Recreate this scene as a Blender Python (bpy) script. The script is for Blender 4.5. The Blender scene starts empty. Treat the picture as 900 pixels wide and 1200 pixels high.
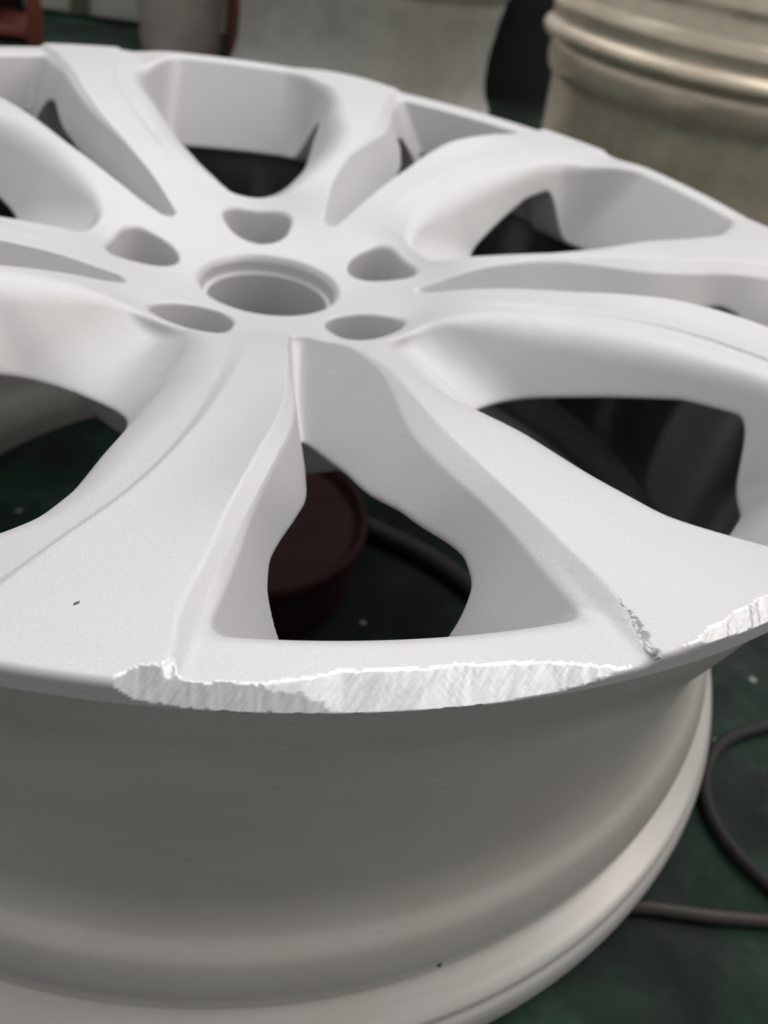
import bpy, math, random
import numpy as np
from mathutils import Matrix, Vector
random.seed(7); rng = np.random.default_rng(7)
K = 0.24            # metres per wheel radius; all layout numbers below are in wheel radii
FLOOR = -0.812      # height of the workshop floor (wheel radii)
sc = bpy.context.scene
col = sc.collection
rad = math.radians

# ------------------------------------------------------------------ camera
CAM = np.array([-0.18466742, -1.38775923, 0.47443853])
CR = np.array([[0.96684643, -0.19824674, 0.16095408], [0.00080668, -0.62793191, -0.77826786], [0.25535727, 0.75259534, -0.6069538]])                 # rows: right, down, forward
cam = bpy.data.cameras.new('camera'); camo = bpy.data.objects.new('camera', cam); col.objects.link(camo)
m = Matrix.Identity(4)
for i in range(3):
    m[i][0] = CR[0][i]; m[i][1] = -CR[1][i]; m[i][2] = -CR[2][i]; m[i][3] = CAM[i]*K
camo.matrix_world = m
cam.sensor_fit = 'VERTICAL'; cam.sensor_height = 24.0
cam.lens = 1011.32/1200*24.0
cam.clip_start = 0.005; cam.clip_end = 100
cam.dof.use_dof = True; cam.dof.focus_distance = 0.178; cam.dof.aperture_fstop = cam.lens/1.95
sc.camera = camo

# ------------------------------------------------------------------ world, lamps, exposure
w = bpy.data.worlds.new('World'); sc.world = w; w.use_nodes = True
bg = w.node_tree.nodes['Background']; bg.inputs[0].default_value = (1.0, 0.985, 0.97, 1); bg.inputs[1].default_value = 0.43
def area(name, loc, target, sx, sy, power, color):
    l = bpy.data.lights.new(name, 'AREA'); l.shape = 'RECTANGLE'; l.size = sx; l.size_y = sy; l.energy = power; l.color = color
    o = bpy.data.objects.new(name, l); col.objects.link(o); o.location = loc
    o.rotation_euler = (Vector(target)-Vector(loc)).to_track_quat('-Z', 'Y').to_euler()
    return o
area('ceiling_lamp', (0.75, 1.25, 2.3), (0.1, .3, 0), 3.4, 2.8, 62, (1.0, 0.995, 0.995))
area('ceiling_lamp', (-1.6, 0.5, 1.9), (0, 0, 0), 0.5, 2.2, 3, (0.95, 1.0, 0.98))
area('ceiling_lamp', (1.7, -0.5, 1.5), (0, 0, 0), 0.5, 2.0, 11, (1.0, 0.94, 0.90))
vs = sc.view_settings; vs.view_transform = 'Standard'; vs.look = 'None'; vs.exposure = 0.0; vs.gamma = 1.0; vs.use_curve_mapping = False

# ------------------------------------------------------------------ materials
def new_mat(name):
    mt = bpy.data.materials.new(name); mt.use_nodes = True
    nt = mt.node_tree; b = nt.nodes['Principled BSDF']
    return mt, nt, b
def N(nt, t, **kw):
    n = nt.nodes.new(t)
    for k, v in kw.items():
        if isinstance(k, str) and hasattr(n, k): setattr(n, k, v)
    return n
def setin(n, d):
    for k, v in d.items(): n.inputs[k].default_value = v
def coords(nt, scale=(1, 1, 1), world=True):
    tc = N(nt, 'ShaderNodeNewGeometry') if world else N(nt, 'ShaderNodeTexCoord')
    mp = N(nt, 'ShaderNodeMapping'); mp.inputs['Scale'].default_value = scale
    nt.links.new(tc.outputs['Position' if world else 'Object'], mp.inputs['Vector'])
    return mp.outputs['Vector']
def ramp(nt, fac, stops):
    r = N(nt, 'ShaderNodeValToRGB'); e = r.color_ramp.elements
    while len(e) < len(stops): e.new(0.5)
    for i, (p, c) in enumerate(stops): e[i].position = p; e[i].color = (*c, 1) if len(c) == 3 else c
    nt.links.new(fac, r.inputs[0]); return r.outputs[0]
def noise(nt, vec, scale, detail=3, rough=.55):
    n = N(nt, 'ShaderNodeTexNoise'); setin(n, {'Scale': scale, 'Detail': detail, 'Roughness': rough}); nt.links.new(vec, n.inputs['Vector']); return n.outputs['Fac']
def math_(nt, op, a, b=None, c=None):
    n = N(nt, 'ShaderNodeMath'); n.operation = op
    for i, x in enumerate((a, b, c)):
        if x is None: continue
        if isinstance(x, (int, float)): n.inputs[i].default_value = x
        else: nt.links.new(x, n.inputs[i])
    return n.outputs[0]
def mixc(nt, fac, a, b):
    n = N(nt, 'ShaderNodeMix'); n.data_type = 'RGBA'
    for i, x in ((0, fac), (6, a), (7, b)):
        if isinstance(x, (int, float)): n.inputs[i].default_value = x
        elif isinstance(x, tuple): n.inputs[i].default_value = (*x, 1)
        else: nt.links.new(x, n.inputs[i])
    return n.outputs[2]
def bump(nt, b, h, strength, dist):
    n = N(nt, 'ShaderNodeBump'); setin(n, {'Strength': strength, 'Distance': dist}); nt.links.new(h, n.inputs['Height'])
    nt.links.new(n.outputs[0], b.inputs['Normal']); return n

# matt silver-grey base coat with metal flake
def paint(name, base, sparkle=True, rough=.5, metal=.25, worn=False):
    mt, nt, b = new_mat(name); L = nt.links
    v = coords(nt)
    big = noise(nt, v, 14, 3)
    c = mixc(nt, big, tuple(x*.93 for x in base), tuple(min(1, x*1.05) for x in base))
    if worn:   # dusty brown patches with a reflected brown cast painted in, and faint turning rings
        dust_cast = ramp(nt, noise(nt, coords(nt, (1, 1, 1.6)), 6.5, 5, .6), [(.36, (0,)*3), (.70, (1,)*3)])
        c = mixc(nt, math_(nt, 'MULTIPLY', dust_cast, .55), c, (.45, .385, .31))
        rings = noise(nt, coords(nt, (.02, .02, 1)), 900, 4, .7)
        c = mixc(nt, math_(nt, 'MULTIPLY', ramp(nt, rings, [(.50, (0,)*3), (.72, (1,)*3)]), .16), c, (.36, .35, .33))
        scuff = ramp(nt, noise(nt, coords(nt, (.35, .35, 2.2)), 160, 5, .75), [(.66, (0,)*3), (.71, (1,)*3)])
        c = mixc(nt, math_(nt, 'MULTIPLY', scuff, .16), c, (.82, .81, .80))
    fine = noise(nt, v, 4200, 2, .7)
    c = mixc(nt, math_(nt, 'MULTIPLY', ramp(nt, fine, [(.38, (1,)*3), (.62, (0,)*3)]), .30), c, tuple(x*.70 for x in base))
    if sparkle:
        vo = N(nt, 'ShaderNodeTexVoronoi'); vo.inputs['Scale'].default_value = 3400; L.new(v, vo.inputs['Vector'])
        sep = N(nt, 'ShaderNodeSeparateColor'); L.new(vo.outputs['Color'], sep.inputs[0])
        pick = math_(nt, 'GREATER_THAN', sep.outputs[0], .945)
        core = math_(nt, 'LESS_THAN', vo.outputs['Distance'], .30)
        fl = math_(nt, 'MULTIPLY', pick, core)
        c = mixc(nt, math_(nt, 'MULTIPLY', fl, .6), c, (.97, .97, .98))
        L.new(math_(nt, 'MULTIPLY_ADD', fl, .15, metal), b.inputs['Metallic'])
        L.new(math_(nt, 'MULTIPLY_ADD', fl, -.22, rough), b.inputs['Roughness'])
        # flakes lie at random tilts
        h = math_(nt, 'ADD', noise(nt, v, 1500, 2), math_(nt, 'MULTIPLY', math_(nt, 'MULTIPLY', fl, sep.outputs[1]), 1.2))
        bump(nt, b, h, .30, .00015)
    else:
        setin(b, {'Roughness': rough, 'Metallic': metal}); bump(nt, b, noise(nt, v, 1500, 2), .15, .0001)
    L.new(c, b.inputs['Base Color'])
    b.inputs['Specular IOR Level'].default_value = .4
    return mt
PAINT = paint('silver_base_coat', (.665, .66, .655))
PAINT_B = paint('silver_barrel_coat', (.66, .645, .62), rough=.36, metal=.30, worn=True)  # worn: dusty patches with a reflected brown cast painted in, and turning rings

def simple(name, colr, rough=.5, metal=0., var=.25, scale=30, bs=.1, bscale=200, bd=.0005):
    mt, nt, b = new_mat(name); v = coords(nt)
    c = mixc(nt, noise(nt, v, scale, 4), tuple(x*(1-var) for x in colr), tuple(min(1, x*(1+var)) for x in colr))
    nt.links.new(c, b.inputs['Base Color']); setin(b, {'Roughness': rough, 'Metallic': metal})
    bump(nt, b, noise(nt, v, bscale, 3), bs, bd); return mt
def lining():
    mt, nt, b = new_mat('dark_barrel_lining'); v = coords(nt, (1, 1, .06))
    c = ramp(nt, noise(nt, v, 15, 2, .4), [(.40, (.02, .02, .02)), (.52, (.05, .05, .052)), (.61, (.26, .26, .27))])  # lighter upright bands paint window reflections into the dark colour
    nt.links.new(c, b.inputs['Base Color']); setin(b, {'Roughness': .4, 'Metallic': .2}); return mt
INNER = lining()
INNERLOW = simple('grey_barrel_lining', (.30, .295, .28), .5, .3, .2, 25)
RUBBER = simple('black_rubber', (.007, .007, .007), .7, 0, .2)
# scraped bare aluminium: fine drag marks
def scraped():
    mt, nt, b = new_mat('scraped_aluminium'); L = nt.links
    v0 = coords(nt)
    def marks(ang, sc, s):
        vr = N(nt, 'ShaderNodeMapping'); vr.vector_type = 'POINT'; vr.inputs['Rotation'].default_value = (0, 0, ang); L.new(v0, vr.inputs['Vector'])
        mp = N(nt, 'ShaderNodeMapping'); mp.inputs['Scale'].default_value = sc; L.new(vr.outputs[0], mp.inputs['Vector'])
        return noise(nt, mp.outputs[0], s, 4, .6)
    a1 = marks(rad(47), (1, .03, .03), 3600); a2 = marks(rad(40), (1, .07, .04), 1500); a3 = noise(nt, v0, 500, 3)
    mask = noise(nt, v0, 120, 3)
    h = math_(nt, 'ADD', math_(nt, 'MULTIPLY', a1, .55), math_(nt, 'ADD', math_(nt, 'MULTIPLY', math_(nt, 'MULTIPLY', a2, mask), .75), math_(nt, 'MULTIPLY', a3, .25)))
    c = ramp(nt, h, [(.38, (.50, .50, .51)), (.56, (.68, .68, .69)), (.80, (.82, .82, .83))])
    L.new(c, b.inputs['Base Color']); setin(b, {'Metallic': .4, 'Roughness': .38}); bump(nt, b, h, .26, .0003)
    return mt
SCRAPE = scraped()
FLAKE = paint('lifted_paint_flake', (.68, .675, .67), sparkle=False, rough=.45, metal=.2)
def floor_mat():
    mt, nt, b = new_mat('green_painted_concrete'); v = coords(nt); L = nt.links
    c = ramp(nt, noise(nt, v, 9, 5, .65), [(.30, (.005, .009, .007)), (.48, (.007, .015, .009)), (.60, (.014, .040, .021)), (.72, (.034, .085, .046))])
    worn = ramp(nt, noise(nt, v, 55, 5, .7), [(.60, (0, 0, 0)), (.74, (1, 1, 1))])
    c = mixc(nt, math_(nt, 'MULTIPLY', worn, .25), c, (.10, .10, .085))
    vo = N(nt, 'ShaderNodeTexVoronoi'); vo.inputs['Scale'].default_value = 70; L.new(v, vo.inputs['Vector'])
    sep = N(nt, 'ShaderNodeSeparateColor'); L.new(vo.outputs['Color'], sep.inputs[0])
    sp = math_(nt, 'MULTIPLY', math_(nt, 'GREATER_THAN', sep.outputs[0], .84), math_(nt, 'LESS_THAN', vo.outputs['Distance'], .13))
    c = mixc(nt, math_(nt, 'MULTIPLY', sp, .8), c, (.33, .33, .30))
    L.new(c, b.inputs['Base Color']); L.new(ramp(nt, noise(nt, v, 30, 3), [(.3, (.55,)*3), (.7, (.85,)*3)]), b.inputs['Roughness'])
    b.inputs['Specular IOR Level'].default_value = .22
    bump(nt, b, noise(nt, v, 120, 4), .3, .001); return mt
FLOORM = floor_mat()

# ------------------------------------------------------------------ helpers
def link(o, parent=None):
    col.objects.link(o)
    if parent: o.parent = parent
    return o
def empty(name, loc=(0, 0, 0), rz=0, **tags):
    o = bpy.data.objects.new(name, None); o.empty_display_size = .05; o.location = loc; o.rotation_euler = (0, 0, rz); link(o)
    for k, v in tags.items(): o[k] = v
    return o
def mesh_obj(name, V, F, mat, parent=None, smooth=True, normals=None, **tags):
    me = bpy.data.meshes.new(name)
    V = np.asarray(V, float)
    me.from_pydata(V.tolist(), [], [tuple(f) for f in F] if not isinstance(F, np.ndarray) else F.tolist()); me.validate(); me.update()
    if mat: me.materials.append(mat)
    if smooth: me.polygons.foreach_set('use_smooth', [True]*len(me.polygons))
    if normals is not None: me.normals_split_custom_set_from_vertices(np.asarray(normals, float).tolist())
    o = bpy.data.objects.new(name, me); link(o, parent)
    for k, v in tags.items(): o[k] = v
    return o
def lathe(prof, n=160, closed=False):
    p = np.asarray(prof, float); a = np.linspace(0, 2*np.pi, n, endpoint=False)
    V = np.stack([p[:, None, 0]*np.cos(a), p[:, None, 0]*np.sin(a), np.repeat(p[:, 1:2], n, 1)], -1).reshape(-1, 3)
    F = []; k = len(p)
    for i in range(k if closed else k-1):
        i2 = (i+1) % k
        for j in range(n):
            j2 = (j+1) % n
            F.append((i*n+j, i*n+j2, i2*n+j2, i2*n+j))
    return V, F
def spline(pts, n=8):
    # Catmull-Rom through points
    p = np.asarray(pts, float); q = np.vstack([2*p[0]-p[1], p, 2*p[-1]-p[-2]]); out = []
    for i in range(1, len(q)-2):
        for t in np.linspace(0, 1, n, endpoint=False):
            a, b, c, d = q[i-1:i+3]
            out.append(.5*((2*b)+(-a+c)*t+(2*a-5*b+4*c-d)*t*t+(-a+3*b-3*c+d)*t**3))
    out.append(p[-1]); return np.array(out)
def tube(path, r, n=12, flat=1.0):
    p = np.asarray(path, float); V = []; F = []
    for i in range(len(p)):
        t = p[min(i+1, len(p)-1)]-p[max(i-1, 0)]; t /= np.linalg.norm(t)+1e-9
        up = np.array([0, 0, 1.]) if abs(t[2]) < .9 else np.array([1., 0, 0])
        s = np.cross(t, up); s /= np.linalg.norm(s); u = np.cross(s, t)
        for k in range(n):
            a = 2*np.pi*k/n; V.append(p[i]+r*(np.cos(a)*s+flat*np.sin(a)*u))
    for i in range(len(p)-1):
        for k in range(n):
            F.append((i*n+k, i*n+(k+1) % n, (i+1)*n+(k+1) % n, (i+1)*n+k))
    F.append(tuple(range(n-1, -1, -1))); F.append(tuple((len(p)-1)*n+k for k in range(n)))
    return np.array(V), F
def box(cx, cy, cz, sx, sy, sz, bev=.0):
    import bmesh
    bm = bmesh.new(); bmesh.ops.create_cube(bm, size=1)
    bmesh.ops.scale(bm, vec=(sx, sy, sz), verts=bm.verts); bmesh.ops.translate(bm, vec=(cx, cy, cz), verts=bm.verts)
    if bev: bmesh.ops.bevel(bm, geom=list(bm.edges), offset=bev, segments=3, affect='EDGES', profile=.5)
    bm.verts.index_update(); V = [v.co[:] for v in bm.verts]; F = [[v.index for v in f.verts] for f in bm.faces]; bm.free()
    return V, F
def ground_at(px, py, z=FLOOR):
    d = np.array([(px-450)/1011.32, (py-600)/1011.32, 1.])@CR
    return CAM+d*(z-CAM[2])/d[2]

# ------------------------------------------------------------------ floor
V, F = box(0, 3*K, FLOOR*K-.02, 8, 8, .04)
mesh_obj('floor', V, F, FLOORM, smooth=False, kind='structure')

# ------------------------------------------------------------------ the wheel face as one cast shape (distance field -> mesh)
def tab(rs, vs, blur=.012):
    x = np.linspace(0, 1.1, 2201); y = np.interp(x, rs, vs)
    k = np.exp(-.5*(np.arange(-150, 151)*.0005/blur)**2); k /= k.sum()
    y = np.convolve(np.pad(y, 150, mode='edge'), k, 'valid')
    return lambda r: np.interp(r, x, y).astype(np.asarray(r).dtype)
S_ = tab([0, .12, .2, .27, .35, .45, .55, .65, .8, 1.1], [-.150, -.147, -.128, -.104, -.072, -.044, -.025, -.011, -.003, 0], .03)
LV_ = tab([.2, .25, .30, .35, .48, .56, .64, .79, .905, 1.0, 1.1], [1.5, .6, -1.2, -2.4, -3.6, -3.6, -4.4, -7.7, -9.4, -10.1, -10.8], .018)
RV_ = tab([.2, .25, .30, .36, .47, .55, .61, .65, .80, .92, 1.0, 1.1], [4, 7.5, 10.2, 11.4, 11.2, 9.8, 9.0, 8.9, 10.6, 11.6, 12.2, 12.8], .010)
LC_ = tab([.2, .35, .45, .5, .63, .715, .788, .858, .928, 1.0, 1.1], [-11, -10.5, -10.7, -11.1, -12.4, -13.9, -15.4, -17.4, -18.9, -20.2, -21.5], .02)
LB_ = tab([.2, .30, .34, .38, .42, .51, .69, .77, .825, .86, .93, 1.0, 1.1], [-28, -25.5, -22, -19.6, -18, -17, -18.4, -18.7, -19.6, -21.2, -25.5, -29, -33], .010)
RB_ = tab([.2, .30, .34, .38, .42, .486, .56, .67, .77, .852, .88, .93, 1.0, 1.1], [28, 25.5, 22, 19.6, 18, 16.2, 16.3, 18.9, 20.0, 21.6, 23, 25.5, 29, 33], .010)
KR_ = tab([.2, .48, .59, .66, .72, .77, .817, .86, 1.1], [.8, .78, .68, .72, .68, .48, .52, .66, .80], .012)
KL_ = tab([.2, .5, .63, .69, .715, .75, .79, .82, .863, 1.1], [.15, .18, .28, .44, .42, .36, .37, .42, .48, .50], .016)
KB_ = tab([.2, .42, .52, .657, .76, .85, 1.1], [.9, .85, .70, .52, .42, .38, .38], .02)
FV_ = tab([.2, .25, .30, .36, .42, .50, .56, .62, 1.1], [-.125, -.128, -.145, -.160, -.170, -.20, -.26, -.5, -.5], .015)
FB_ = tab([.2, .30, .36, .44, .52, .58, .64, 1.1], [-.120, -.122, -.135, -.155, -.19, -.25, -.5, -.5], .02)
BK_ = tab([0, .335, .345, .40, .48, .60, .70, .79, .825, .85, .86, 1.1], [-.31, -.31, -.225, -.185, -.155, -.115, -.085, -.075, -.085, -.12, -.185, -.185], .006)
BB_ = tab([0, .335, .345, .40, .48, .60, .70, .785, .80, .815, .83, 1.1], [-.31, -.31, -.225, -.185, -.155, -.115, -.085, -.078, -.10, -.165, -.185, -.185], .006)
CH_ = tab([.2, .36, .50, .62, .93, .98, 1.1], [.0005, .002, .006, .015, .015, .010, .010], .03)
KF_ = tab([.2, .30, .36, .45, .60, .75, .88, .94, 1.1], [.010, .010, .020, .030, .032, .026, .020, .010, .008], .015)
ZL = -.0145
D2R = np.pi/180
def smax(a, b, k): return np.maximum(a, b)+np.maximum(k-np.abs(a-b), 0)**2/(4*k)
def smin(a, b, k): return -smax(-a, -b, k)
def fnoise(x, seed):
    # cheap smooth 1D noise
    i = np.floor(x); f = x-i; f = f*f*(3-2*f)
    h = lambda n: np.modf(np.abs(np.sin(n*12.9898+seed*78.233)*43758.5453))[0]
    return h(i)*(1-f)+h(i+1)*f-.5
def cutfield(r, t, z):
    # kerb damage on the near lip: positive where metal has been torn away
    tt = t+0*r
    jag = .0026*fnoise(tt*2.3, 1)+.0016*fnoise(tt*6.3+z*60, 2)
    sl = .0022*fnoise(tt*1.9+(r-1)*70., 6)+.0013*fnoise(tt*5.2+(r-1)*170., 7)
    fine = .0003*fnoise(tt*5.+r*110, 3)
    a = np.interp(tt, [-13.2, -12.4, -11.3, -10.2, -9.6, -9.2, -8.6, -6, -3, 3, 7, 9.5, 11.2, 12.2],
                      [-.03, .000, .024, .050, .040, .008, .008, .020, .033, .034, .026, .013, .003, -.03])
    zt = np.interp(tt, [-12, -9.7, -9.1, 11.5, 12.5], [0, 0, ZL, ZL, 0])
    c1 = (r-(1.0-a))*.40+(z-zt)*.917+sl*.40+fine
    # torn bite low in the flange on the left
    b = np.interp(tt, [-12.9, -11.5, -9, -4, -1, .5], [-.02, .003, .009, .010, .005, -.02])
    c2 = (r-(1.0-b))*.66+(z+.021)*.751+jag*.8+fine
    a2 = np.interp(tt, [12.3, 12.8, 15, 20, 26, 30], [-.02, .013, .014, .018, .024, -.02])
    c3 = (r-(1.0-a2))*.55+z*.835+sl*.5+fine
    return np.maximum(np.maximum(c1, c2), c3)
def field(r, t, z, damage=False):
    S = S_(r); dz = S-z
    th = t*D2R
    tw = np.where(t > 0, t, t+72.)*D2R
    # top skin with the shallow folded crease of the trailing spoke
    fold = np.clip((r-.30)/.2, 0, 1)
    e = np.minimum((LC_(r)*D2R-th)*r, .07)
    es = np.clip(e/np.clip(.009+.05*(.72-r), .009, .022), 0, 1); es = es*es*(3-2*es)
    fade = fold*np.clip((t+28)/6., 0, 1)*np.clip((t+28)/6., 0, 1)
    T = S-fade*(.09*smax(e, 0*e, .004)+.0045*es)
    lw = (th-LC_(r)*D2R)/((LV_(r)-LC_(r))*D2R); lw = np.clip(lw, 0, 1)*np.clip((1.6-lw)/.6, 0, 1)
    T = T+lw*lw*.018*np.exp(-((r-.70)/.14)**2)
    e2 = np.clip(r*(th-.5*(RV_(r)+RB_(r))*D2R), -.12, .12)
    T = T-fold*.5*e2*e2
    T = T-.016*np.exp(-((tw/D2R-36)/22.)**2-((r-.265)/.06)**2)
    f = z-T
    # V pocket and window
    wl = r*(th-LV_(r)*D2R); wr = r*(RV_(r)*D2R-th)
    kr = KR_(r)
    kl = KL_(r); pl = -(wl-kl*dz)/np.sqrt(1+kl*kl); pr = -(wr-kr*dz)/np.sqrt(1+kr*kr)
    pv = smax(smax(pl, pr, .022), FV_(r)-z, .022)
    pv = smax(pv, (r-(.937+.30*(z-ZL)))*.96, .018)
    pv = smax(pv, (.235-r), .03)
    led = smax(smax(-(wl-kl*dz)*.9, -(wr-kr*dz)*.77, .006), ZL+.03*(1-r)-z, .006)
    q_ = np.clip((.92-r)/.12, 0, 1); led = np.maximum(led+.03*q_*q_, .75-r)
    pv = smin(pv, led, .008)
    ch = CH_(r)
    g = -pv
    f = smax(smax(f, g, .002), (f+g)*.70710678+ch*.70710678-.0006, .0016)
    # B pocket (over the bolt holes)
    tb = 72*D2R+LB_(r)*D2R
    kb = KB_(r)
    b1 = (r*(tw-RB_(r)*D2R)-kb*dz)/np.sqrt(1+kb*kb); b2 = (r*(tb-tw)-kb*dz)/np.sqrt(1+kb*kb)
    pb = smax(smax(-b1, -b2, .025), FB_(r)-z, .04)
    pb = smax(pb, (r-(.968+.72*z))*.81, .028)
    pb = smax(pb, (.302-r), .02)
    f = smax(f, -pb, KF_(r))
    # bolt pockets and bolt bores
    dt = tw-36*D2R; x = r*np.sin(dt); y = r*np.cos(dt)
    d2 = smax((np.abs(x)-(.042+(y-.155)*.30))*.95, np.abs(y-.211)-.056, .050)
    d2 = d2+.10*(-.12-z)
    lug = smax(d2, -.268-z, .012)
    f = smax(f, -lug, .006)
    f = np.maximum(f, .030-np.sqrt(x*x+(y-.215)**2))
    # centre bore with a step
    bore = np.where(z > -.174, .1125, .103)-r
    f = smax(f, bore+np.clip(z+.156, 0, .02)*.7, .004)
    # back and outer flange
    wb = np.clip((np.abs(t)-13)/5., 0, 1)
    f = smax(f, BK_(r)*(1-wb)+BB_(r)*wb-z, .012)
    out = r-(1.0-np.clip((-.031-z)/.008, 0, 1)*.047-np.clip((-.095-z)/.09, 0, 1)*.030)
    f = smax(smax(f, out, .003), (f+out)*.7071+.0022, .003)
    if damage:
        c = cutfield(r, t, z)
        f = np.maximum(f, c)
        # jagged break along the end of the right-hand spoke's edge
        off = .0035*fnoise(r*260., 8)+.0020*fnoise(r*700., 9)
        wid = .0045*np.clip((r-.936)/.03, 0, 1)*np.clip((1.004-r)/.01, 0, 1)*(1+.8*fnoise(r*420., 4))
        v_ = wid-np.abs(r*(th-RV_(r)*D2R)-.0015-r*.013*np.clip((.995-r)/.05, 0, 1)-off)-.9*(T-z)
        f = np.maximum(f, np.where(r > .93, v_, -1))
    return f
def net(nr, nt, nz, r0, r1, z0, z1, damage):
    rr = np.linspace(r0, r1, nr); tt = -36+72*np.arange(nt+1)/nt; zz = np.linspace(z0, z1, nz)
    f4 = np.float32
    G = np.empty((nr, nt+1, nz), np.float32)
    for i in range(0, nr, 16):
        G[i:i+16] = field(rr[i:i+16, None, None].astype(f4), tt[None, :, None].astype(f4), zz[None, None, :].astype(f4), damage)
    G[:, -1] = G[:, 0]
    ins = G < 0
    # active cells, with one wrap-around layer so the copies of the sector share their seams
    a = ins[:-1, :, :-1].astype(np.int8)
    cnt = np.zeros((nr-1, nt, nz-1), np.int8)
    for i in (0, 1):
        for j in (0, 1):
            for k in (0, 1): cnt += ins[i:nr-1+i, j:nt+j, k:nz-1+k]
    act = (cnt > 0) & (cnt < 8)
    ci, cj, ck = np.nonzero(act); n = len(ci)
    acc = np.zeros((n, 3)); c = np.zeros(n)
    offs = [(i, j, k) for i in (0, 1) for j in (0, 1) for k in (0, 1)]
    for o in offs:
        for ax in range(3):
            if o[ax]: continue
            q = list(o); q[ax] = 1
            fa = G[ci+o[0], cj+o[1], ck+o[2]]; fb = G[ci+q[0], cj+q[1], ck+q[2]]
            s = (fa < 0) != (fb < 0)
            d = np.where(s, fa-fb, 1); u = np.where(s, fa/d, 0)
            pt = np.array(o, float)[None]+np.zeros((n, 3)); pt[:, ax] += u
            acc[s] += pt[s]; c[s] += 1
    P = acc/c[:, None]
    hr = rr[1]-rr[0]; ht = 72/nt; hz = zz[1]-zz[0]
    R = rr[ci]+P[:, 0]*hr; T = -36+(cj+P[:, 1])*ht; Z = zz[ck]+P[:, 2]*hz
    idx = -np.ones((nr-1, nt+1, nz-1), np.int64); idx[ci, cj, ck] = np.arange(n)
    # duplicate the first layer at +72 degrees
    m0 = cj == 0; nd = m0.sum()
    idx[ci[m0], nt, ck[m0]] = n+np.arange(nd)
    R = np.concatenate([R, R[m0]]); T = np.concatenate([T, T[m0]+72]); Z = np.concatenate([Z, Z[m0]])
    # pull vertices onto the surface and take exact normals
    def grad(R, T, Z, e=4e-4):
        f0 = field(R, T, Z, damage)
        et = e/np.maximum(R, .05)/D2R
        wrap = lambda x: np.where(x > 36, x-72, np.where(x < -36, x+72, x))
        gr = (field(R+e, wrap(T), Z, damage)-field(R-e, wrap(T), Z, damage))/(2*e)
        gt = (field(R, wrap(T+et), Z, damage)-field(R, wrap(T-et), Z, damage))/(2*e)
        gz = (field(R, wrap(T), Z+e, damage)-field(R, wrap(T), Z-e, damage))/(2*e)
        return f0, gr, gt, gz
    for it in range(2):
        f0, gr, gt, gz = grad(R, np.where(T > 36, T-72, T), Z)
        g2 = gr*gr+gt*gt+gz*gz+1e-6
        s = np.clip(-f0/g2, -.002, .002)*.8
        R = R+s*gr; Z = Z+s*gz; T = T+s*gt/np.maximum(R, .05)/D2R
    f0, gr, gt, gz = grad(R, np.where(T > 36, T-72, T), Z, 7e-4)
    th = (T-90)*D2R; cs, sn = np.cos(th), np.sin(th)
    Vv = np.stack([R*cs, R*sn, Z], -1)
    Nn = np.stack([gr*cs-gt*sn, gr*sn+gt*cs, gz], -1); Nn /= np.linalg.norm(Nn, axis=1, keepdims=True)+1e-9
    quads = []
    # edges along r: cells (j-1..j, k-1..k)
    A = ins[:-1, :, :]; B = ins[1:, :, :]
    def emit(flip, q): quads.append(np.stack(q if not flip else q[::-1], -1))
    i, j, k = np.nonzero(A[:, 1:, 1:-1] != B[:, 1:, 1:-1]); j = j+1; k = k+1
    fl = A[i, j, k]
    jj = j
    q = [idx[i, jj-1, k-1], idx[i, jj, k-1], idx[i, jj, k], idx[i, jj-1, k]]
    for s_ in (True, False):
        mm = fl == s_; emit(not s_, [x[mm] for x in q])
    A = ins[:, :-1, :]; B = ins[:, 1:, :]
    i, j, k = np.nonzero(A[1:-1, :, 1:-1] != B[1:-1, :, 1:-1]); i = i+1; k = k+1
    fl = A[i, j, k]
    q = [idx[i-1, j, k-1], idx[i-1, j, k], idx[i, j, k], idx[i, j, k-1]]
    for s_ in (True, False):
        mm = fl == s_; emit(not s_, [x[mm] for x in q])
    A = ins[:, :, :-1]; B = ins[:, :, 1:]
    i, j, k = np.nonzero(A[1:-1, 1:] != B[1:-1, 1:]); i = i+1; j = j+1
    fl = A[i, j, k]
    q = [idx[i-1, j-1, k], idx[i, j-1, k], idx[i, j, k], idx[i-1, j, k]]
    for s_ in (True, False):
        mm = fl == s_; emit(not s_, [x[mm] for x in q])
    Q = np.concatenate(quads); Q = Q[(Q >= 0).all(1)]
    return Vv, Nn, Q, R, T, Z
def classify(R, T, Z, Q, damage):
    r = R[Q].mean(1); t = T[Q].mean(1); z = Z[Q].mean(1)
    k = np.where(r < .335, 0, np.where(r > .955, 3, np.where(t > .8, 2, 1)))   # hub, spoke, spoke, rim lip
    # inner rim walls belong to the lip as well
    tw = np.where(t > 0, t, t+72)
    inB = (tw > RB_(r)-1) & (tw < 72+LB_(r)+1) & (r > .86)
    inV = (t > LV_(r)-.3) & (t < RV_(r)+.3) & (r > .86)
    k = np.where((k != 0) & (inB | inV), 3, k)
    if damage:
        c = cutfield(r, t, z); g = field(r, t, z, False)
        hit = (c > -.0012) & (z > -.05) & (r > .93)
        k = np.where(hit, np.where(t > 12.2, 5, 4), k)
    return k

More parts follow.
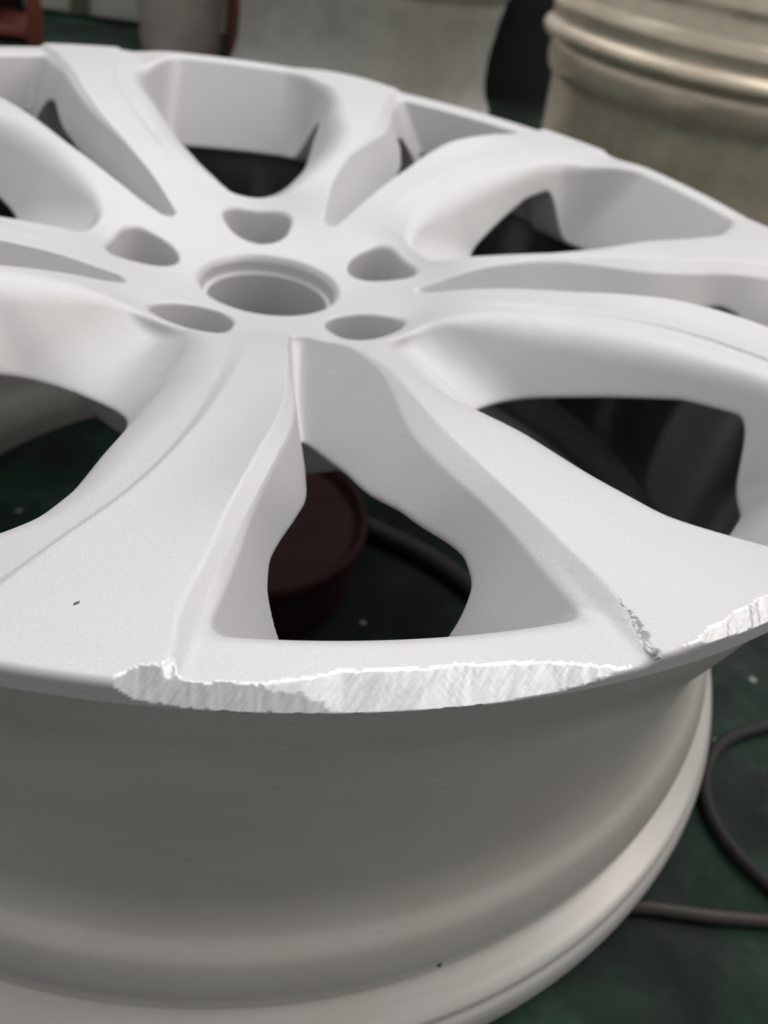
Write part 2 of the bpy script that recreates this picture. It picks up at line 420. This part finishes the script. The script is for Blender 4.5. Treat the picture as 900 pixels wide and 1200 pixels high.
WHEEL = empty('alloy_wheel', (0, 0, 0), label='silver-grey primed alloy wheel lying face up, kerb scrapes on its near lip', category='alloy wheel')
part_names = {0: 'hub', 1: 'spoke', 2: 'spoke', 3: 'rim_lip', 4: 'kerb_scrape', 5: 'kerb_scrape'}
def submesh(Vv, Nn, Q, sel):
    q = Q[sel]; u, inv = np.unique(q, return_inverse=True)
    return Vv[u]*K, Nn[u], inv.reshape(q.shape)
def rotz(V, a):
    c, s = math.cos(a), math.sin(a); o = V.copy(); o[:, 0] = c*V[:, 0]-s*V[:, 1]; o[:, 1] = s*V[:, 0]+c*V[:, 1]; return o
hubs = []
for damage, res in ((True, (380, 416, 140)), (False, (230, 250, 84))):
    Vv, Nn, Q, R, T, Z = net(*res, .088, 1.008, -.325, .012, damage)
    k = classify(R, T, Z, Q, damage)
    secs = [0] if damage else [1, 2, 3, 4]
    lip = None
    for c in ((0, 1, 2, 3, 4, 5) if damage else (0, 1, 2, 3)):
        if not (k == c).any(): continue
        v, nn, q = submesh(Vv, Nn, Q, k == c)
        if c == 0:
            for s in secs: hubs.append((rotz(v, s*2*math.pi/5), rotz(nn, s*2*math.pi/5), q))
            continue
        mat = SCRAPE if c in (4, 5) else PAINT
        o = mesh_obj(part_names[c], v, q, mat, lip if c in (4, 5) else WHEEL, normals=nn)
        if c == 3: lip = o
        if c == 4: o['label'] = 'long bare-metal kerb scrape along the window ledge with torn left end'
        if c == 5: o['label'] = 'bare-metal kerb scrape on the end of the right-hand spoke'
        if not damage:
            o.rotation_euler = (0, 0, 2*math.pi/5)
            for s in secs[1:]:
                d = o.copy(); link(d); d.parent = WHEEL; d.rotation_euler = (0, 0, s*2*math.pi/5)
# one hub
off = 0; HV, HN, HQ = [], [], []
for v, nn, q in hubs: HV.append(v); HN.append(nn); HQ.append(q+off); off += len(v)
hub = mesh_obj('hub', np.vstack(HV), np.vstack(HQ), PAINT, WHEEL, normals=np.vstack(HN))

# barrel: outside, inside
po = spline([(.957, -.030), (.961, -.037), (.963, -.065), (.962, -.095), (.958, -.125), (.950, -.155), (.936, -.20), (.914, -.265), (.898, -.34), (.888, -.42), (.884, -.49), (.888, -.530),
             (.904, -.566), (.926, -.594), (.941, -.630), (.943, -.660), (.935, -.676), (.936, -.690), (.958, -.703), (.976, -.712), (.983, -.720), (.982, -.731), (.991, -.742), (.995, -.756), (.995, -.780), (.990, -.800), (.975, -.811)], 6)
V, F = lathe(po*K, 320); BARREL = mesh_obj('barrel', V, F, PAINT_B, WHEEL)
pi_ = spline([(.975, -.811), (.945, -.809), (.925, -.79), (.915, -.75), (.908, -.68), (.900, -.62), (.872, -.57)], 6)[::-1]
V, F = lathe(pi_*K, 200); mesh_obj('inner_flange', V, F, INNERLOW, BARREL)
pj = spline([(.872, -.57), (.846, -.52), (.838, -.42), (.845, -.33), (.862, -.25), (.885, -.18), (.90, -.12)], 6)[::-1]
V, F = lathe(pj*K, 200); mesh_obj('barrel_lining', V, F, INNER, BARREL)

# lifted flakes of paint along the broken edge of the right-hand spoke, and two small chips
def surf_z(r, t):
    zz = np.linspace(.01, -.10, 1100); f = field(np.full(1100, r), np.full(1100, t), zz, True)
    return zz[np.argmax(f < 0)]
def on_face(r, t, dz=0.):
    a = rad(t-90); return np.array([r*math.cos(a), r*math.sin(a), surf_z(r, t)+dz])
def blob(cen, ax, sx, sy, sz, seed, n=9, m=6):
    g = np.random.default_rng(seed); V = []; F = []
    ax = ax/np.linalg.norm(ax); up = np.array([0, 0, 1.]); s_ = np.cross(up, ax); s_ /= np.linalg.norm(s_); up = np.cross(ax, s_)
    for i in range(m+1):
        p = math.pi*i/m
        for j in range(n):
            q = 2*math.pi*j/n; k = 1+g.uniform(-.28, .28)
            V.append(cen+k*(ax*sx*math.cos(p)+s_*sy*math.sin(p)*math.cos(q)+up*sz*math.sin(p)*math.sin(q)))
    for i in range(m):
        for j in range(n): F.append((i*n+j, i*n+(j+1) % n, (i+1)*n+(j+1) % n, (i+1)*n+j))
    return np.array(V), F
lipo = [o for o in WHEEL.children if o.name.startswith('rim_lip')][0]
spk = [o for o in WHEEL.children if o.name == 'spoke.001'][0]
g = np.random.default_rng(3)
rs = np.linspace(.936, .997, 15)+g.uniform(-.0015, .0015, 15)
for i, r in enumerate(rs):
    t = float(RV_(r))+.05+.75*max(0, (.995-r)/.05)+g.uniform(-.10, .08)
    c = on_face(r, t, -.0002); d = on_face(r+.01, t-.1)-c
    k = g.uniform(.5, 1.5)*(.7+.9*i/15)
    V, F = blob(c*K, d, 0.0034*k*K, .0020*k*K, .0014*k*K, 40+i)
    mesh_obj('paint_flake', V, F, FLAKE, spk)
DARK = simple('chip_dark', (.07, .065, .06), .6)
sp0 = [o for o in WHEEL.children if o.name == 'spoke'][0]
V, F = blob(on_face(.930, -15.1)*K, np.array([1., .9, 0]), .0026*K, .0013*K, .0008*K, 91); mesh_obj('paint_chip', V, F, DARK, sp0)
# speck on the barrel
def barrel_pt(px, py):
    d = np.array([(px-450)/1011.32, (py-600)/1011.32, 1.])@CR
    for t in np.linspace(.5, 2, 6000):
        q = CAM+d*t
        if math.hypot(q[0], q[1]) < np.interp(-q[2], -po[:, 1], po[:, 0]): return q
q = barrel_pt(515, 1130); V, F = blob(q*K, np.array([1., .2, 0]), .004*K, .003*K, .003*K, 92); mesh_obj('paint_chip', V, F, DARK, BARREL)

# ------------------------------------------------------------------ things under and around the wheel
def polar(az, d, z=FLOOR): return np.array([CAM[0]+d*math.sin(rad(az)), CAM[1]+d*math.cos(rad(az)), z])
BROWN = simple('rust_brown_paint', (.045, .014, .010), .8, 0, .35, 60)
blk = empty('tin', (-.01*K, .03*K, FLOOR*K), 0, label='low round reddish-brown tin on the floor inside the wheel', category='tin')
V, F = lathe(spline(np.array([(.0, .135), (.30, .135), (.335, .14), (.35, .125), (.352, .06), (.35, .0)])*(.72, 1), 5)*K, 72); mesh_obj('body', V, F, BROWN, blk)
V, F = lathe(spline(np.array([(.335, .142), (.352, .160), (.368, .150), (.362, .128), (.350, .122)])*(.72, 1), 5)*K, 72); mesh_obj('rolled_rim', V, F, BROWN, blk)
GREYH = simple('grey_hose', (.06, .06, .06), .8)
pth = spline([ground_at(395, 600), ground_at(430, 625), ground_at(500, 660), ground_at(560, 705), ground_at(600, 760)], 8); pth[:, 2] = FLOOR+.022
V, F = tube(pth*K, .022*K); o = mesh_obj('hose', V, F, GREYH, label='pale grey hose on the dark floor inside the wheel', category='hose')
pth = spline([ground_at(*p_) for p_ in ((1000, 845), (940, 850), (890, 857), (848, 872), (828, 897), (823, 932), (834, 968), (860, 1006), (905, 1048), (965, 1095), (1030, 1140))], 8); pth[:, 2] = FLOOR+.0125
V, F = tube(pth*K, .0125*K); mesh_obj('cable', V, F, RUBBER, label='black rubber cable looping over the green floor beside the wheel', category='cable')
ROD = simple('dull_steel', (.05, .043, .036), .5, .4)
pth = np.array([ground_at(*p_) for p_ in ((690, 1063), (760, 1068), (830, 1078), (960, 1088))]); pth[:, 2] = FLOOR+.012
V, F = tube(pth*K, .012*K, 10); mesh_obj('rod', V, F, ROD, label='thin grey-brown rod on the floor below the black cable', category='rod')

BARE = None
def bare(name, c, rough=.32, metal=.75):
    mt, nt, b = new_mat(name); v = coords(nt)
    col_ = mixc(nt, noise(nt, v, 18, 4, .65), tuple(x*.62 for x in c), tuple(min(1, x*1.25) for x in c))
    nt.links.new(col_, b.inputs['Base Color']); setin(b, {'Metallic': metal})
    nt.links.new(ramp(nt, noise(nt, v, 40, 3), [(.3, (rough*.8,)*3), (.7, (rough*1.3,)*3)]), b.inputs['Roughness']); return mt
GOLD = bare('stained_bare_aluminium', (.80, .70, .56), .30, .6)
GREYA = bare('dull_bare_aluminium', (.68, .66, .61), .5, .3)
def rim(name, base, prof_flange, prof_barrel, prof_low, mat, label, group):
    e = empty(name, tuple(base*K), label=label, category='alloy wheel', group=group)
    for nm, pr in (('outer_flange', prof_flange), ('barrel', prof_barrel), ('lower_flange', prof_low)):
        V, F = lathe(spline(pr, 5)*K, 160); mesh_obj(nm, V, F, mat, e)
    return e
def sc_(pr, k): return [(a_*k, b_) for a_, b_ in pr]
stk = polar(31.5, 4.86)
rim('alloy_wheel', stk, sc_([(.70, .60), (.78, .66), (.90, .695), (.925, .685), (.935, .65), (.93, .60), (.915, .565), (.895, .55)], .8),
    sc_([(.895, .55), (.885, .535), (.875, .50), (.865, .40), (.855, .28), (.86, .14)], .8), sc_([(.86, .14), (.90, .10), (.92, .05), (.91, .0), (.85, .0)], .8), GOLD,
    'tan stained bare wheel at the bottom of the stack behind on the right', 'stacked bare wheels')
rim('alloy_wheel', stk+np.array([0, 0, .70]), sc_([(.80, .0), (.96, .0), (.992, .015), (1.0, .035), (.992, .055), (.975, .068), (.962, .08), (.965, .11), (.972, .14), (.962, .17), (.948, .19)], .8),
    sc_([(.948, .19), (.94, .26), (.945, .30), (.93, .34), (.90, .39), (.88, .48), (.90, .58), (.94, .64)], .8), sc_([(.94, .64), (.96, .68), (1.0, .71), (1.0, .75), (.95, .76), (.90, .72)], .8), GOLD,
    'shiny bare wheel with a bright rounded flange, on top of the stack behind', 'stacked bare wheels')
rim('alloy_wheel', polar(12.0, 6.0), sc_([(.80, .60), (.92, .73), (.97, .76), (1.0, .745), (1.0, .70), (.975, .675), (.955, .65)], .84),
    sc_([(.955, .65), (.95, .60), (.93, .50), (.915, .36), (.92, .22), (.94, .14)], .84), sc_([(.94, .14), (.97, .08), (1.0, .04), (.99, .0), (.90, .0)], .84), GREYA,
    'dull grey wheel barrel lying behind between the bucket and the stack', 'bare wheels behind')
# bucket
bk = empty('bucket', tuple(polar(1.35, 6.35)*K), label='dusty grey-brown tapered bucket behind the wheel', category='bucket')
BUCK = simple('dusty_plastic', (.42, .37, .335), .6, 0, .3, 40)
V, F = lathe(spline([(.02, .0), (.22, .0), (.245, .02), (.26, .2), (.29, .55), (.305, .80)], 5)*K, 64); mesh_obj('body', V, F, BUCK, bk)
V, F = lathe(spline([(.305, .80), (.33, .80), (.335, .84), (.31, .85), (.29, .83), (.27, .5)], 4)*K, 64); mesh_obj('rolled_rim', V, F, BUCK, bk)
hp = np.array([(.332*math.cos(a_), .1*math.sin(a_)-.02, .82+.42*math.sin(a_)) for a_ in np.linspace(0, math.pi, 24)])
V, F = tube(hp*K, .010*K, 8); mesh_obj('handle', V, F, ROD, bk)
# clay-coloured pipe
PINK = simple('clay_pink', (.36, .17, .125), .6, 0, .2, 40)
p0 = polar(4.55, 6.5)
V, F = lathe(np.array([(.0, 0), (.075, 0), (.08, .01), (.08, .9), (.062, .9), (.062, .6), (.0, .6)])*K, 32); V = V+p0*K
mesh_obj('pipe', V, F, PINK, label='upright clay-pink pipe standing beside the bucket', category='pipe')
# pale panel with a green strip
PALE = simple('pale_grey_green_paint', (.72, .75, .70), .5, 0, .1, 12)
GRN = simple('dull_green_paint', (.16, .20, .13), .5, 0, .2)
pc = polar(1.0, 6.95); pn = empty('cabinet', tuple(pc*K), rad(-1), label='pale grey-green cabinet base with a green strip, far behind', category='cabinet')
V, F = box(.35*K, .25*K, .62*K, 3.0*K, .5*K, 1.2*K, .02*K); mesh_obj('body', V, F, PALE, pn)
V, F = box(-.62*K, -.012*K, .62*K, .13*K, .02*K, 1.16*K, .004*K); mesh_obj('strip', V, F, GRN, pn)
# rack
REDP = simple('red_brown_paint', (.17, .045, .03), .5, 0, .25); DKB = simple('dark_brown_steel', (.035, .025, .02), .6, 0, .3)
rk = empty('rack', tuple(polar(-8.2, 6.3)*K), rad(7), label='dark shelf rack with red-brown uprights at the far left', category='rack')
for x in (-.62, .18):
    for y in (-.22, .22):
        V, F = box(x*K, y*K, .7*K, .085*K, .085*K, 1.4*K, .006*K); mesh_obj('upright', V, F, REDP, rk)
for z in (.06, .36, .80):
    V, F = box(-.22*K, 0, z*K, .72*K, .50*K, .05*K, .005*K); mesh_obj('shelf', V, F, REDP if z < .1 else DKB, rk)
V, F = box(-.22*K, .235*K, .5*K, .70*K, .012*K, .84*K); mesh_obj('back_panel', V, F, DKB, rk)

bn = empty('bin', tuple(polar(21.5, 6.9)*K), label='black tub-shaped filler added to darken the gap between the grey wheel and the stack', category='bin')  # guessed dark object, added so the gap over the floor turns near black
V, F = lathe(spline([(.02, .0), (.36, .0), (.385, .03), (.40, .4), (.43, .9)], 5)*K, 48); mesh_obj('body', V, F, RUBBER, bn)
V, F = lathe(spline([(.43, .9), (.46, .9), (.465, .94), (.43, .95), (.40, .9), (.38, .4)], 4)*K, 48); mesh_obj('rolled_rim', V, F, RUBBER, bn)

V, F = lathe(spline([(.90, .0), (.90, .10), (.87, .125), (.83, .12), (.80, .095), (.77, .10), (.73, .09), (.70, .05), (.69, .0)], 5)*K+np.array([0, FLOOR*K]), 120)
mesh_obj('ring_stand', V, F, simple('grey_stand_paint', (.36, .35, .31), .6), label='grey ring stand on the green floor inside the wheel', category='stand')
